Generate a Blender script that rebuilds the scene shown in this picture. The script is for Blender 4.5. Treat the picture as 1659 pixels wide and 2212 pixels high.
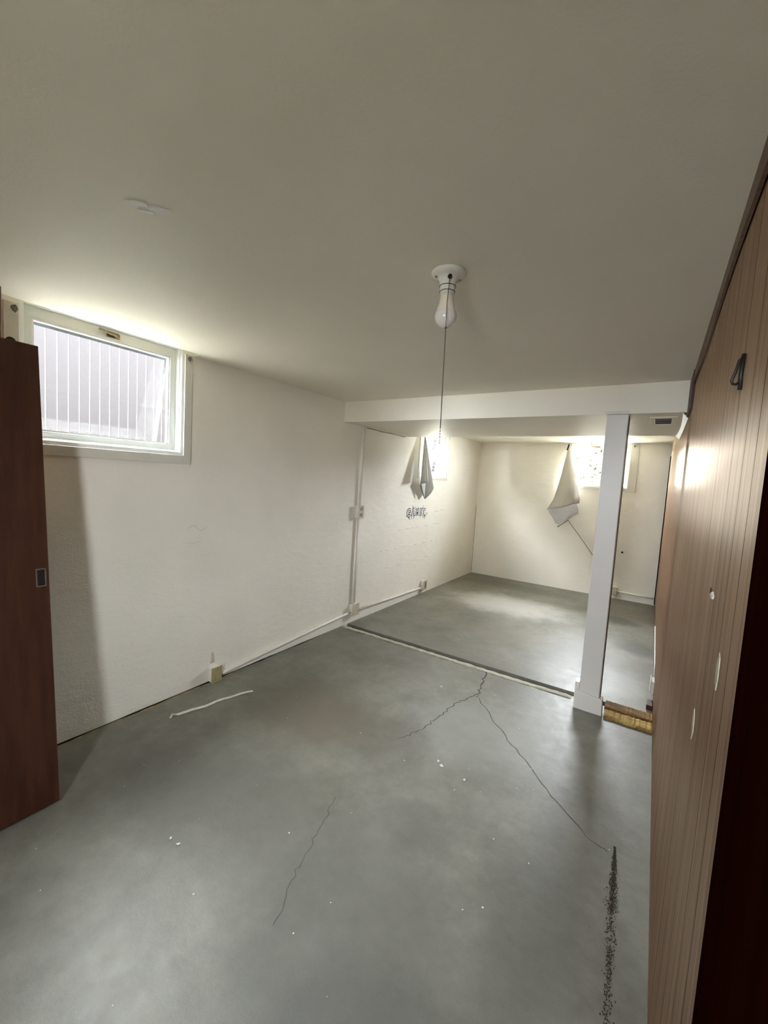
import bpy, bmesh, math, random
from mathutils import Vector, Matrix, noise

for o in list(bpy.data.objects):
    bpy.data.objects.remove(o, do_unlink=True)
SC = bpy.context.scene
COL = SC.collection
R = math.radians

# ------------------------------------------------------------------ room sizes (metres)
W, L, H = 2.638, 6.725, 2.195          # right wall, end wall, ceiling
HB, YB, YB2 = 2.006, 3.10, 4.28        # dropped beam: underside, front, rear
GRADE = 1.36                           # ground level outside

# ------------------------------------------------------------------ camera
CAM = Vector((2.518, 0.0, 1.5))
cr = Vector((0.83489, 0.54711, 0.06025)); cu = Vector((-0.09394, 0.03378, 0.99500)); cf = Vector((-0.54234, 0.83638, -0.07960))
cd = bpy.data.cameras.new('camera')
cam = bpy.data.objects.new('camera', cd); COL.objects.link(cam)
m = Matrix.Identity(4)
for i in range(3):
    m[i][0], m[i][1], m[i][2], m[i][3] = cr[i], cu[i], -cf[i], CAM[i]
cam.matrix_world = m
cd.sensor_fit = 'VERTICAL'; cd.sensor_height = 24.0
cd.lens = 24.0 * 898.7 / 2212.0
cd.clip_start = 0.01; cd.clip_end = 200
SC.camera = cam

# ------------------------------------------------------------------ world, daylight, exposure
SKY = 26.0
wd = bpy.data.worlds.new('world'); SC.world = wd; wd.use_nodes = True
bg = wd.node_tree.nodes['Background']
bg.inputs['Color'].default_value = (0.90, 0.95, 1.0, 1); bg.inputs['Strength'].default_value = SKY

def portal(loc, rot, sx, sy):
    """guides the sky's light through a window opening; gives no light of its own"""
    l = bpy.data.lights.new('window_portal', 'AREA'); l.shape = 'RECTANGLE'; l.size = sx; l.size_y = sy
    l.cycles.is_portal = True
    o = bpy.data.objects.new('window_portal', l); COL.objects.link(o); o.location = loc; o.rotation_euler = rot
    o['kind'] = 'helper'
portal((-0.13, 1.11, 1.90), (0, R(-90), 0), 0.67, 0.81)
portal((-0.13, 5.05, 1.87), (0, R(-90), 0), 0.62, 0.81)
portal((1.79, L + 0.13, 1.88), (R(-90), 0, 0), 0.76, 0.63)
portal((2.385, -1.13, 1.62), (R(90), 0, 0), 0.47, 0.75)

vs = SC.view_settings
vs.view_transform = 'Standard'; vs.look = 'None'; vs.gamma = 1.0; vs.use_curve_mapping = False
vs.exposure = 2.4
SC.cycles.use_denoising = True
SC.cycles.max_bounces = 11; SC.cycles.diffuse_bounces = 9; SC.cycles.glossy_bounces = 3
SC.cycles.use_adaptive_sampling = True; SC.cycles.adaptive_threshold = 0.04
SC.cycles.transparent_max_bounces = 16
SC.cycles.caustics_reflective = False; SC.cycles.caustics_refractive = False

# ------------------------------------------------------------------ materials
def mat(name, col, rough=0.6, spec=0.4, metal=0.0, var=0.0, vscale=4.0, col2=None, bump=0.0, bscale=60.0, stretch=(1, 1, 1)):
    mt = bpy.data.materials.new(name); mt.use_nodes = True
    nt = mt.node_tree; b = nt.nodes['Principled BSDF']
    b.inputs['Base Color'].default_value = (*col, 1); b.inputs['Roughness'].default_value = rough
    b.inputs['Specular IOR Level'].default_value = spec; b.inputs['Metallic'].default_value = metal
    tc = nt.nodes.new('ShaderNodeTexCoord'); mp = nt.nodes.new('ShaderNodeMapping'); mp.inputs['Scale'].default_value = stretch
    nt.links.new(tc.outputs['Object'], mp.inputs['Vector'])
    if var or col2:
        n = nt.nodes.new('ShaderNodeTexNoise'); n.inputs['Scale'].default_value = vscale; n.inputs['Detail'].default_value = 6
        nt.links.new(mp.outputs[0], n.inputs['Vector'])
        rp = nt.nodes.new('ShaderNodeValToRGB'); rp.color_ramp.elements[0].position = 0.3; rp.color_ramp.elements[1].position = 0.7
        c2 = col2 or tuple(c * (1 - var) for c in col)
        rp.color_ramp.elements[0].color = (*c2, 1); rp.color_ramp.elements[1].color = (*col, 1)
        nt.links.new(n.outputs['Fac'], rp.inputs['Fac']); nt.links.new(rp.outputs[0], b.inputs['Base Color'])
    if bump:
        n2 = nt.nodes.new('ShaderNodeTexNoise'); n2.inputs['Scale'].default_value = bscale; n2.inputs['Detail'].default_value = 5
        nt.links.new(mp.outputs[0], n2.inputs['Vector'])
        bp = nt.nodes.new('ShaderNodeBump'); bp.inputs['Strength'].default_value = bump; bp.inputs['Distance'].default_value = 0.004
        nt.links.new(n2.outputs['Fac'], bp.inputs['Height']); nt.links.new(bp.outputs[0], b.inputs['Normal'])
    return mt

def wall_mat(name, col, lines):
    """rough painted concrete; 'lines' adds the faint ridges of the form boards"""
    mt = mat(name, col, 0.55, 0.35, var=0.07, vscale=2.2)
    nt = mt.node_tree; b = nt.nodes['Principled BSDF']
    tc = nt.nodes['Texture Coordinate']
    def nz(scale, st, det=6):
        mp = nt.nodes.new('ShaderNodeMapping'); mp.inputs['Scale'].default_value = st
        n = nt.nodes.new('ShaderNodeTexNoise'); n.inputs['Scale'].default_value = scale; n.inputs['Detail'].default_value = det
        nt.links.new(tc.outputs['Object'], mp.inputs[0]); nt.links.new(mp.outputs[0], n.inputs['Vector']); return n
    a = nz(9, (1, 1, 2.2)); c = nz(70, (1, 1, 1.5), 4)
    ad = nt.nodes.new('ShaderNodeMath'); ad.operation = 'MULTIPLY_ADD'; ad.inputs[1].default_value = 0.35
    nt.links.new(c.outputs['Fac'], ad.inputs[0]); nt.links.new(a.outputs['Fac'], ad.inputs[2])
    last = ad
    if lines:
        sp = nt.nodes.new('ShaderNodeSeparateXYZ'); nt.links.new(tc.outputs['Object'], sp.inputs[0])
        w = nt.nodes.new('ShaderNodeMath'); w.operation = 'MULTIPLY_ADD'; w.inputs[1].default_value = 0.03
        d = nz(3, (1, 1, 1), 2); nt.links.new(d.outputs['Fac'], w.inputs[0]); nt.links.new(sp.outputs['Z'], w.inputs[2])
        pp = nt.nodes.new('ShaderNodeMath'); pp.operation = 'PINGPONG'; pp.inputs[1].default_value = 0.105
        nt.links.new(w.outputs[0], pp.inputs[0])
        lt = nt.nodes.new('ShaderNodeMath'); lt.operation = 'LESS_THAN'; lt.inputs[1].default_value = 0.004
        nt.links.new(pp.outputs[0], lt.inputs[0])
        m2 = nt.nodes.new('ShaderNodeMath'); m2.operation = 'MULTIPLY_ADD'; m2.inputs[1].default_value = 0.25
        nt.links.new(lt.outputs[0], m2.inputs[0]); nt.links.new(ad.outputs[0], m2.inputs[2]); last = m2
    bp = nt.nodes.new('ShaderNodeBump'); bp.inputs['Strength'].default_value = 0.5; bp.inputs['Distance'].default_value = 0.007
    nt.links.new(last.outputs[0], bp.inputs['Height']); nt.links.new(bp.outputs[0], b.inputs['Normal'])
    return mt

def floor_mat():
    mt = bpy.data.materials.new('grey_painted_concrete'); mt.use_nodes = True
    nt = mt.node_tree; b = nt.nodes['Principled BSDF']; lk = nt.links.new
    tc = nt.nodes.new('ShaderNodeTexCoord')
    def nz(scale, det, rough=0.6):
        n = nt.nodes.new('ShaderNodeTexNoise'); n.inputs['Scale'].default_value = scale; n.inputs['Detail'].default_value = det
        n.inputs['Roughness'].default_value = rough; lk(tc.outputs['Object'], n.inputs['Vector']); return n
    n1 = nz(1.7, 6); n2 = nz(14, 5, 0.7)
    rp = nt.nodes.new('ShaderNodeValToRGB'); e = rp.color_ramp.elements
    e[0].position = 0.30; e[0].color = (0.138, 0.131, 0.103, 1); e[1].position = 0.72; e[1].color = (0.256, 0.248, 0.208, 1)
    lk(n1.outputs['Fac'], rp.inputs['Fac'])
    mx = nt.nodes.new('ShaderNodeMix'); mx.data_type = 'RGBA'; mx.blend_type = 'OVERLAY'; mx.inputs['Factor'].default_value = 0.45
    lk(rp.outputs[0], mx.inputs[6]); lk(n2.outputs['Color'], mx.inputs[7])
    g = nt.nodes.new('ShaderNodeRGBToBW'); lk(n2.outputs['Color'], g.inputs[0]); lk(g.outputs[0], mx.inputs[7])
    cur = mx.outputs[2]; n3 = nz(3.2, 4, 0.65)
    # old stains and dusty patches, some also holding light or shade: centre, radii, colour, strength
    for (cx, cy, rx, ry, col, st) in [(0.80, 1.95, 0.62, 0.42, (0.150, 0.127, 0.092), 0.8), (1.02, 5.25, 0.95, 0.55, (0.50, 0.49, 0.46), 0.65),  # the pale rear patch puts window light into the floor colour
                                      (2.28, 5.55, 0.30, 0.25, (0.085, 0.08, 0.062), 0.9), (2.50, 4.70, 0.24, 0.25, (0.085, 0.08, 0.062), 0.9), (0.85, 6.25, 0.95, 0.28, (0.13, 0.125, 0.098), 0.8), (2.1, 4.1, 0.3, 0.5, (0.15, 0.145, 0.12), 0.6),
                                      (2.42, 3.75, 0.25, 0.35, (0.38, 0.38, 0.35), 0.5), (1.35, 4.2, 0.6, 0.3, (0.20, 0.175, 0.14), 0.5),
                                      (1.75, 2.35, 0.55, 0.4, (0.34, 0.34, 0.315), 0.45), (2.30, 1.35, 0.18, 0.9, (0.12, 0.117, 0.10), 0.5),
                                      (0.95, 1.15, 0.75, 0.45, (0.115, 0.112, 0.092), 0.6), (1.75, 1.05, 0.5, 0.55, (0.125, 0.125, 0.11), 0.55), (2.05, 0.75, 0.45, 0.35, (0.105, 0.105, 0.095), 0.6), (1.75, 1.55, 0.22, 0.16, (0.115, 0.115, 0.10), 0.5)]:  # patchy stains that also put the near floor's darkening into the colour
        mp = nt.nodes.new('ShaderNodeMapping'); mp.vector_type = 'TEXTURE'
        mp.inputs['Location'].default_value = (cx, cy, 0); mp.inputs['Scale'].default_value = (rx, ry, 50)
        lk(tc.outputs['Object'], mp.inputs[0])
        ad = nt.nodes.new('ShaderNodeVectorMath'); ad.operation = 'MULTIPLY_ADD'; ad.inputs[1].default_value = (0.9, 0.9, 0)
        lk(n3.outputs['Color'], ad.inputs[0]); lk(mp.outputs[0], ad.inputs[2])
        sb = nt.nodes.new('ShaderNodeVectorMath'); sb.operation = 'SUBTRACT'; sb.inputs[1].default_value = (0.45, 0.45, 0); lk(ad.outputs[0], sb.inputs[0])
        ln = nt.nodes.new('ShaderNodeVectorMath'); ln.operation = 'LENGTH'; lk(sb.outputs[0], ln.inputs[0])
        mr = nt.nodes.new('ShaderNodeMapRange'); mr.interpolation_type = 'SMOOTHSTEP'
        mr.inputs['From Min'].default_value = 0.35; mr.inputs['From Max'].default_value = 1.1; mr.inputs['To Min'].default_value = st; mr.inputs['To Max'].default_value = 0
        lk(ln.outputs['Value'], mr.inputs['Value'])
        m2 = nt.nodes.new('ShaderNodeMix'); m2.data_type = 'RGBA'; lk(mr.outputs[0], m2.inputs['Factor']); lk(cur, m2.inputs[6])
        m2.inputs[7].default_value = (*col, 1); cur = m2.outputs[2]
    n5 = nz(420, 3, 0.7); r5 = nt.nodes.new('ShaderNodeMapRange'); r5.inputs['From Min'].default_value = 0.3; r5.inputs['From Max'].default_value = 0.7; r5.inputs['To Min'].default_value = 0.80; r5.inputs['To Max'].default_value = 1.18
    lk(n5.outputs['Fac'], r5.inputs['Value'])
    sc5 = nt.nodes.new('ShaderNodeVectorMath'); sc5.operation = 'SCALE'; lk(cur, sc5.inputs[0]); lk(r5.outputs[0], sc5.inputs['Scale']); cur = sc5.outputs[0]
    lk(cur, b.inputs['Base Color'])
    rr = nt.nodes.new('ShaderNodeMapRange'); rr.inputs['To Min'].default_value = 0.32; rr.inputs['To Max'].default_value = 0.60
    lk(n2.outputs['Fac'], rr.inputs['Value']); lk(rr.outputs[0], b.inputs['Roughness'])
    b.inputs['Specular IOR Level'].default_value = 0.32
    bp = nt.nodes.new('ShaderNodeBump'); bp.inputs['Strength'].default_value = 0.25; bp.inputs['Distance'].default_value = 0.004
    n4 = nz(22, 4, 0.65); lk(n4.outputs['Fac'], bp.inputs['Height']); lk(bp.outputs[0], b.inputs['Normal'])
    return mt

def wood_mat(name, c1, c2, rough, aniso, spec, gscale=1.0):
    mt = bpy.data.materials.new(name); mt.use_nodes = True
    nt = mt.node_tree; b = nt.nodes['Principled BSDF']; lk = nt.links.new
    ge = nt.nodes.new('ShaderNodeNewGeometry'); mp = nt.nodes.new('ShaderNodeMapping'); mp.inputs['Scale'].default_value = (55 * gscale, 55 * gscale, 1.3)
    lk(ge.outputs['Position'], mp.inputs[0])
    n = nt.nodes.new('ShaderNodeTexNoise'); n.inputs['Scale'].default_value = 1.0; n.inputs['Detail'].default_value = 7; n.inputs['Roughness'].default_value = 0.65
    lk(mp.outputs[0], n.inputs['Vector'])
    rp = nt.nodes.new('ShaderNodeValToRGB'); e = rp.color_ramp.elements
    e[0].position = 0.34; e[0].color = (*c2, 1); e[1].position = 0.68; e[1].color = (*c1, 1)
    lk(n.outputs['Fac'], rp.inputs['Fac']); lk(rp.outputs[0], b.inputs['Base Color'])
    b.inputs['Roughness'].default_value = rough; b.inputs['Specular IOR Level'].default_value = 0.0 if aniso else spec
    bp = nt.nodes.new('ShaderNodeBump'); bp.inputs['Strength'].default_value = 0.22; bp.inputs['Distance'].default_value = 0.0012
    lk(n.outputs['Fac'], bp.inputs['Height']); lk(bp.outputs[0], b.inputs['Normal'])
    if aniso:   # amber varnish brushed along the grain
        g = nt.nodes.new('ShaderNodeBsdfAnisotropic'); g.inputs['Color'].default_value = (1.0, 0.86, 0.70, 1)
        g.inputs['Roughness'].default_value = rough; g.inputs['Anisotropy'].default_value = aniso
        t = nt.nodes.new('ShaderNodeTangent'); t.direction_type = 'UV_MAP'; t.uv_map = 'grain'; lk(t.outputs[0], g.inputs['Tangent']); lk(bp.outputs[0], g.inputs['Normal'])
        vr = nt.nodes.new('ShaderNodeMapRange'); vr.inputs['From Min'].default_value = 0.3; vr.inputs['From Max'].default_value = 0.7
        vr.inputs['To Min'].default_value = spec * 0.75; vr.inputs['To Max'].default_value = spec * 1.15; lk(n.outputs['Fac'], vr.inputs['Value'])
        mx = nt.nodes.new('ShaderNodeMixShader'); lk(vr.outputs[0], mx.inputs[0]); lk(b.outputs[0], mx.inputs[1]); lk(g.outputs[0], mx.inputs[2])
        lk(mx.outputs[0], nt.nodes['Material Output'].inputs['Surface'])
    return mt

def glass_mat():
    mt = bpy.data.materials.new('window_glass'); mt.use_nodes = True
    nt = mt.node_tree; nt.nodes.clear(); lk = nt.links.new
    o = nt.nodes.new('ShaderNodeOutputMaterial'); t = nt.nodes.new('ShaderNodeBsdfTransparent'); t.inputs[0].default_value = (0.992, 0.995, 0.995, 1)
    g = nt.nodes.new('ShaderNodeBsdfGlossy'); g.inputs['Roughness'].default_value = 0.03; g.inputs['Color'].default_value = (0.25, 0.25, 0.25, 1)
    fr = nt.nodes.new('ShaderNodeFresnel'); fr.inputs['IOR'].default_value = 1.45
    ge = nt.nodes.new('ShaderNodeNewGeometry'); mr = nt.nodes.new('ShaderNodeMapRange'); mr.inputs['To Min'].default_value = 1.45; mr.inputs['To Max'].default_value = 1 / 1.45   # a thin pane: both faces reflect alike
    lk(ge.outputs['Backfacing'], mr.inputs['Value']); lk(mr.outputs[0], fr.inputs['IOR'])
    mx = nt.nodes.new('ShaderNodeMixShader'); lk(fr.outputs[0], mx.inputs[0]); lk(t.outputs[0], mx.inputs[1]); lk(g.outputs[0], mx.inputs[2]); lk(mx.outputs[0], o.inputs[0])
    return mt

M = dict(
    wall=wall_mat('white_painted_concrete', (0.905, 0.862, 0.768), False),
    wallb=wall_mat('white_painted_formed_concrete', (0.905, 0.866, 0.780), True),
    ceil=mat('ceiling_paint', (0.93, 0.89, 0.785), 0.6, 0.3, var=0.06, vscale=1.2, bump=0.15, bscale=120),
    beam=mat('beam_paint', (0.90, 0.85, 0.745), 0.45, 0.4, var=0.05, vscale=2.5, bump=0.15, bscale=60),
    post=mat('post_paint', (0.76, 0.735, 0.70), 0.4, 0.4, var=0.05, vscale=5, bump=0.1, bscale=40),
    white=mat('white_gloss_paint', (0.86, 0.88, 0.86), 0.3, 0.5, var=0.05, vscale=9),
    sash=mat('sash_paint', (0.72, 0.73, 0.69), 0.35, 0.5, var=0.06, vscale=9),
    casing=mat('casing_paint', (0.72, 0.69, 0.62), 0.5, 0.4, var=0.06, vscale=6),
    alu=mat('weathered_aluminium', (0.10, 0.11, 0.12), 0.5, 0.3, 0.0, var=0.35, vscale=40),
    glass=glass_mat(),
    floor=floor_mat(),
    groove=mat('dark_dirt', (0.018, 0.018, 0.014), 0.9, 0.1, var=0.5, vscale=30),
    pale=mat('pale_residue', (0.60, 0.56, 0.45), 0.7, 0.2, col2=(0.36, 0.34, 0.27), vscale=18),
    yellow=mat('yellowed_wood', (0.56, 0.40, 0.12), 0.8, 0.2, col2=(0.20, 0.105, 0.025), vscale=26, bump=0.5, bscale=40, stretch=(0.25, 1, 1)),
    brownwood=mat('rotten_brown_wood', (0.30, 0.165, 0.045), 0.8, 0.2, col2=(0.075, 0.034, 0.009), vscale=30, bump=0.5, bscale=40, stretch=(0.25, 1, 1)),
    panel=wood_mat('varnished_wood_panel', (0.235, 0.116, 0.073), (0.098, 0.043, 0.026), 0.29, -0.80, 0.36),
    trimwood=wood_mat('brown_trim_wood', (0.20, 0.118, 0.070), (0.11, 0.058, 0.034), 0.5, 0, 0.4),
    darkwood=wood_mat('dark_red_brown_wood', (0.070, 0.024, 0.0105), (0.040, 0.012, 0.0052), 0.5, 0, 0.32, 0.5),
    blackwood=wood_mat('near_black_walnut', (0.014, 0.0022, 0.001), (0.007, 0.0012, 0.0006), 0.85, 0, 0.0, 0.5),
    conduit=mat('painted_conduit', (0.86, 0.83, 0.76), 0.4, 0.4, var=0.06, vscale=20),
    box=mat('painted_box', (0.66, 0.60, 0.48), 0.5, 0.4, col2=(0.50, 0.44, 0.33), vscale=16),
    boxy=mat('yellowed_plate', (0.46, 0.39, 0.20), 0.5, 0.4, col2=(0.33, 0.27, 0.13), vscale=40),
    iron=mat('black_iron', (0.012, 0.009, 0.007), 0.5, 0.4, var=0.3, vscale=40),
    steel=mat('dull_steel', (0.30, 0.27, 0.22), 0.4, 0.5, 0.8, var=0.3, vscale=40),
    brass=mat('worn_brass', (0.34, 0.25, 0.13), 0.35, 0.5, 0.9, var=0.4, vscale=40),
    porc=mat('glazed_porcelain', (0.80, 0.77, 0.70), 0.15, 0.6, var=0.03, vscale=8),
    bulbp=mat('bulb_plastic', (0.84, 0.76, 0.62), 0.35, 0.45, var=0.02, vscale=8),
    bulbg=mat('bulb_diffuser', (0.80, 0.74, 0.68), 0.12, 0.6, var=0.02, vscale=8),
    clothg=mat('grey_cloth', (0.30, 0.29, 0.26), 0.85, 0.1, var=0.12, vscale=20, bump=0.2, bscale=300),
    clothw=mat('shaded_off_white_cloth', (0.50, 0.47, 0.42), 0.85, 0.1, var=0.06, vscale=20, bump=0.2, bscale=300),  # base lowered to put the end cloth's backlit shade into the colour
    clothl=mat('pale_lining_and_lit_cloth', (0.66, 0.655, 0.65), 0.85, 0.1, var=0.05, vscale=20),  # also carries the daylight on the end cloth's lower panel
    black=mat('black_vinyl', (0.022, 0.021, 0.020), 0.6, 0.3, var=0.2, vscale=50),
    vinylw=mat('white_vinyl', (0.88, 0.88, 0.88), 0.5, 0.4, var=0.02, vscale=50),
    chip=mat('paint_chip', (0.72, 0.70, 0.62), 0.6, 0.3, var=0.2, vscale=60),
    pchip=mat('exposed_pale_wood', (0.58, 0.55, 0.42), 0.8, 0.2, var=0.25, vscale=60),
    mould=mat('dark_mould', (0.060, 0.050, 0.032), 0.9, 0.1, var=0.5, vscale=60),
    crack=mat('crack_dirt', (0.085, 0.080, 0.066), 0.9, 0.1, var=0.4, vscale=40),
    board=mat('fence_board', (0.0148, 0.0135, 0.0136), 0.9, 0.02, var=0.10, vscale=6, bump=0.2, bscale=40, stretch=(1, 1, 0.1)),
    joint=mat('fence_gap_light', (0.029, 0.0278, 0.0266), 0.9, 0.02, var=0.05, vscale=6),
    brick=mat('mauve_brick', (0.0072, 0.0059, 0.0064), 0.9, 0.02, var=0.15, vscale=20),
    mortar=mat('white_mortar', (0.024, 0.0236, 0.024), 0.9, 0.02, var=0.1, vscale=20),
    ground=mat('garden_ground', (0.36, 0.345, 0.27), 0.9, 0.1, var=0.3, vscale=5),
    earth=mat('dark_soil', (0.13, 0.12, 0.095), 0.9, 0.1, var=0.3, vscale=5),
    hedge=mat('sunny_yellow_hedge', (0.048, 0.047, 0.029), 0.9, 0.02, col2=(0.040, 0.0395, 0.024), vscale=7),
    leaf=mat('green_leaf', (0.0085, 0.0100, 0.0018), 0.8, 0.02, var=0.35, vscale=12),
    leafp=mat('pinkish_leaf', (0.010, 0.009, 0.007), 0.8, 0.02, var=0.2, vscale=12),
    stem=mat('plant_stem', (0.05, 0.045, 0.015), 0.7, 0.2, var=0.2, vscale=12),
    roof=mat('house_slab', (0.30, 0.29, 0.27), 0.8, 0.2, var=0.1, vscale=3),
)

# ------------------------------------------------------------------ mesh helpers
def box(bm, x0, x1, y0, y1, z0, z1):
    v = [bm.verts.new(p) for p in ((x0, y0, z0), (x1, y0, z0), (x1, y1, z0), (x0, y1, z0), (x0, y0, z1), (x1, y0, z1), (x1, y1, z1), (x0, y1, z1))]
    for f in ((0, 3, 2, 1), (4, 5, 6, 7), (0, 1, 5, 4), (1, 2, 6, 5), (2, 3, 7, 6), (3, 0, 4, 7)):
        bm.faces.new([v[i] for i in f])
    return v

def tube(bm, pts, r, n=10, caps=True):
    rings = []
    pts = [Vector(p) for p in pts]
    rr = r if isinstance(r, (list, tuple)) else [r] * len(pts)
    prev = None
    for i, p in enumerate(pts):
        d = (pts[min(i + 1, len(pts) - 1)] - pts[max(i - 1, 0)]).normalized()
        if prev is None:
            a = d.orthogonal().normalized()
        else:
            a = (prev - d * prev.dot(d)).normalized()
        prev = a; b = d.cross(a)
        rings.append([bm.verts.new(p + (a * math.cos(2 * math.pi * k / n) + b * math.sin(2 * math.pi * k / n)) * rr[i]) for k in range(n)])
    for i in range(len(rings) - 1):
        for k in range(n):
            bm.faces.new((rings[i][k], rings[i][(k + 1) % n], rings[i + 1][(k + 1) % n], rings[i + 1][k]))
    if caps:
        bm.faces.new(rings[0][::-1]); bm.faces.new(rings[-1])

def lathe(bm, prof, cx, cy, n=40):
    rings = []
    for (r, z) in prof:
        if r < 1e-5:
            rings.append([bm.verts.new((cx, cy, z))])
        else:
            rings.append([bm.verts.new((cx + r * math.cos(2 * math.pi * k / n), cy + r * math.sin(2 * math.pi * k / n), z)) for k in range(n)])
    for a, b in zip(rings, rings[1:]):
        for k in range(n):
            k2 = (k + 1) % n
            if len(a) == 1 and len(b) > 1: bm.faces.new((a[0], b[k2], b[k]))
            elif len(b) == 1 and len(a) > 1: bm.faces.new((a[k], a[k2], b[0]))
            elif len(a) > 1: bm.faces.new((a[k], a[k2], b[k2], b[k]))

def obj(name, bm, mt, parent=None, smooth=False, bevel=0.0, seg=2):
    me = bpy.data.meshes.new(name); bmesh.ops.recalc_face_normals(bm, faces=bm.faces); bm.to_mesh(me); bm.free()
    me.materials.append(M[mt])
    if smooth:
        for p in me.polygons: p.use_smooth = True
    o = bpy.data.objects.new(name, me); COL.objects.link(o)
    if parent: o.parent = parent
    if bevel:
        md = o.modifiers.new('bevel', 'BEVEL'); md.width = bevel; md.segments = seg; md.limit_method = 'ANGLE'
    return o

def bx(name, mt, d, parent=None, bevel=0.0):
    bm = bmesh.new(); box(bm, *d); return obj(name, bm, mt, parent, bevel=bevel)

def tb(name, mt, pts, r, parent=None, n=10):
    bm = bmesh.new(); tube(bm, pts, r, n); return obj(name, bm, mt, parent, smooth=True)

def empty(name, loc, rz=0.0):
    o = bpy.data.objects.new(name, None); COL.objects.link(o); o.location = loc; o.rotation_euler = (0, 0, rz); o.empty_display_size = 0.1
    return o

def tag(o, label, cat, group=None):
    o['label'] = label; o['category'] = cat
    if group: o['group'] = group
    return o

def struct(o, label=None, cat=None):
    o['kind'] = 'structure'
    if label: o['label'] = label
    if cat: o['category'] = cat
    return o

def ring(bm, x0, x1, z0, z1, w, y0, y1, wb=None, wt=None):
    """rectangular frame in the x-z plane, member widths w (sides), wb (bottom), wt (top)"""
    wb = wb or w; wt = wt or w
    o = [(x0, z0), (x1, z0), (x1, z1), (x0, z1)]; i = [(x0 + w, z0 + wb), (x1 - w, z0 + wb), (x1 - w, z1 - wt), (x0 + w, z1 - wt)]
    vo0 = [bm.verts.new((a, y0, c)) for a, c in o]; vi0 = [bm.verts.new((a, y0, c)) for a, c in i]
    vo1 = [bm.verts.new((a, y1, c)) for a, c in o]; vi1 = [bm.verts.new((a, y1, c)) for a, c in i]
    for k in range(4):
        j = (k + 1) % 4
        bm.faces.new((vo0[k], vo0[j], vi0[j], vi0[k])); bm.faces.new((vo1[k], vi1[k], vi1[j], vo1[j]))
        bm.faces.new((vo0[k], vo1[k], vo1[j], vo0[j])); bm.faces.new((vi0[k], vi0[j], vi1[j], vi1[k]))

def holed(bm, a0, a1, z0, z1, t0, t1, holes, axis):
    """solid wall with rectangular openings; a runs along the wall, t through it"""
    As = sorted({a0, a1, *[h[0] for h in holes], *[h[1] for h in holes]}); Zs = sorted({z0, z1, *[h[2] for h in holes], *[h[3] for h in holes]})
    inside = lambda a, z: any(h[0] < a < h[1] and h[2] < z < h[3] for h in holes)
    solid = [[not inside((As[i] + As[i + 1]) / 2, (Zs[j] + Zs[j + 1]) / 2) for j in range(len(Zs) - 1)] for i in range(len(As) - 1)]
    vc = {}
    def V(a, t, z):
        k = (a, t, z)
        if k not in vc: vc[k] = bm.verts.new((t, a, z) if axis == 'y' else (a, t, z))
        return vc[k]
    for i in range(len(As) - 1):
        for j in range(len(Zs) - 1):
            if not solid[i][j]: continue
            A, B, C, D = As[i], As[i + 1], Zs[j], Zs[j + 1]
            for t in (t0, t1): bm.faces.new((V(A, t, C), V(B, t, C), V(B, t, D), V(A, t, D)))
            def s(di, dj):
                ii, jj = i + di, j + dj
                return 0 <= ii < len(As) - 1 and 0 <= jj < len(Zs) - 1 and solid[ii][jj]
            if not s(-1, 0): bm.faces.new((V(A, t0, C), V(A, t1, C), V(A, t1, D), V(A, t0, D)))
            if not s(1, 0): bm.faces.new((V(B, t0, C), V(B, t1, C), V(B, t1, D), V(B, t0, D)))
            if not s(0, -1): bm.faces.new((V(A, t0, C), V(B, t0, C), V(B, t1, C), V(A, t1, C)))
            if not s(0, 1): bm.faces.new((V(A, t0, D), V(B, t0, D), V(B, t1, D), V(A, t1, D)))

# ------------------------------------------------------------------ the shell
Y0 = -1.0; XR = 3.8; T = 0.12
HT = 2.245                                # top of window 1, let into the ceiling
bm = bmesh.new(); holed(bm, Y0, 3.36, -0.05, HT + 0.25, -T, 0.0, [(0.708, 1.511, 1.568, HT)], 'y')
wl = struct(obj('wall_left', bm, 'wall'), 'white painted concrete wall with the hopper window by the ceiling', 'wall')
bm = bmesh.new(); holed(bm, 3.36, L + T, -0.05, H + 0.3, -T, 0.0, [(4.65, 5.455, 1.565, 2.18)], 'y')
wl2 = struct(obj('wall_left_rear', bm, 'wallb'), 'white board-marked concrete wall behind the beam carrying black lettering', 'wall')
bm = bmesh.new(); holed(bm, 0.0, XR + T, -0.05, H + 0.3, L, L + T, [(1.41, 2.172, 1.567, 2.195)], 'x')
wb = struct(obj('wall_back', bm, 'wallb'), 'white painted end wall of the rear room', 'wall')
# hall behind the camera
bm = bmesh.new(); holed(bm, 0.0, XR + T, -0.05, H + 0.3, Y0 - T, Y0, [(2.15, 2.62, 1.25, 2.0)], 'x'); struct(obj('wall_front', bm, 'wall'), 'hall wall with a narrow window behind the viewpoint', 'wall')
bm = bmesh.new(); holed(bm, Y0, 0.06, -0.05, H + 0.3, XR, XR + T, [], 'y'); struct(obj('wall_hall', bm, 'wall'), 'plain side wall of the hall behind the viewpoint', 'wall')
struct(bx('wall_hall_return', 'darkwood', (W + 0.06, XR + T, -0.02, 0.06, -0.05, H + 0.3)), 'short dark return wall beside the doorway', 'wall')

# floor: two slabs with an open channel between them where a partition stood
bm = bmesh.new()
box(bm, -0.2, XR + 0.2, Y0 - 0.2, 3.255, -0.15, 0.0)
box(bm, -0.2, W + 0.2, 3.325, L + 0.2, -0.15, 0.0)
fl = struct(obj('floor', bm, 'floor'), 'grey painted concrete floor, cracked and stained', 'floor')
bx('channel_bottom', 'groove', (-0.1, W + 0.1, 3.2, 3.4, -0.16, -0.035), fl)

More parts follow.
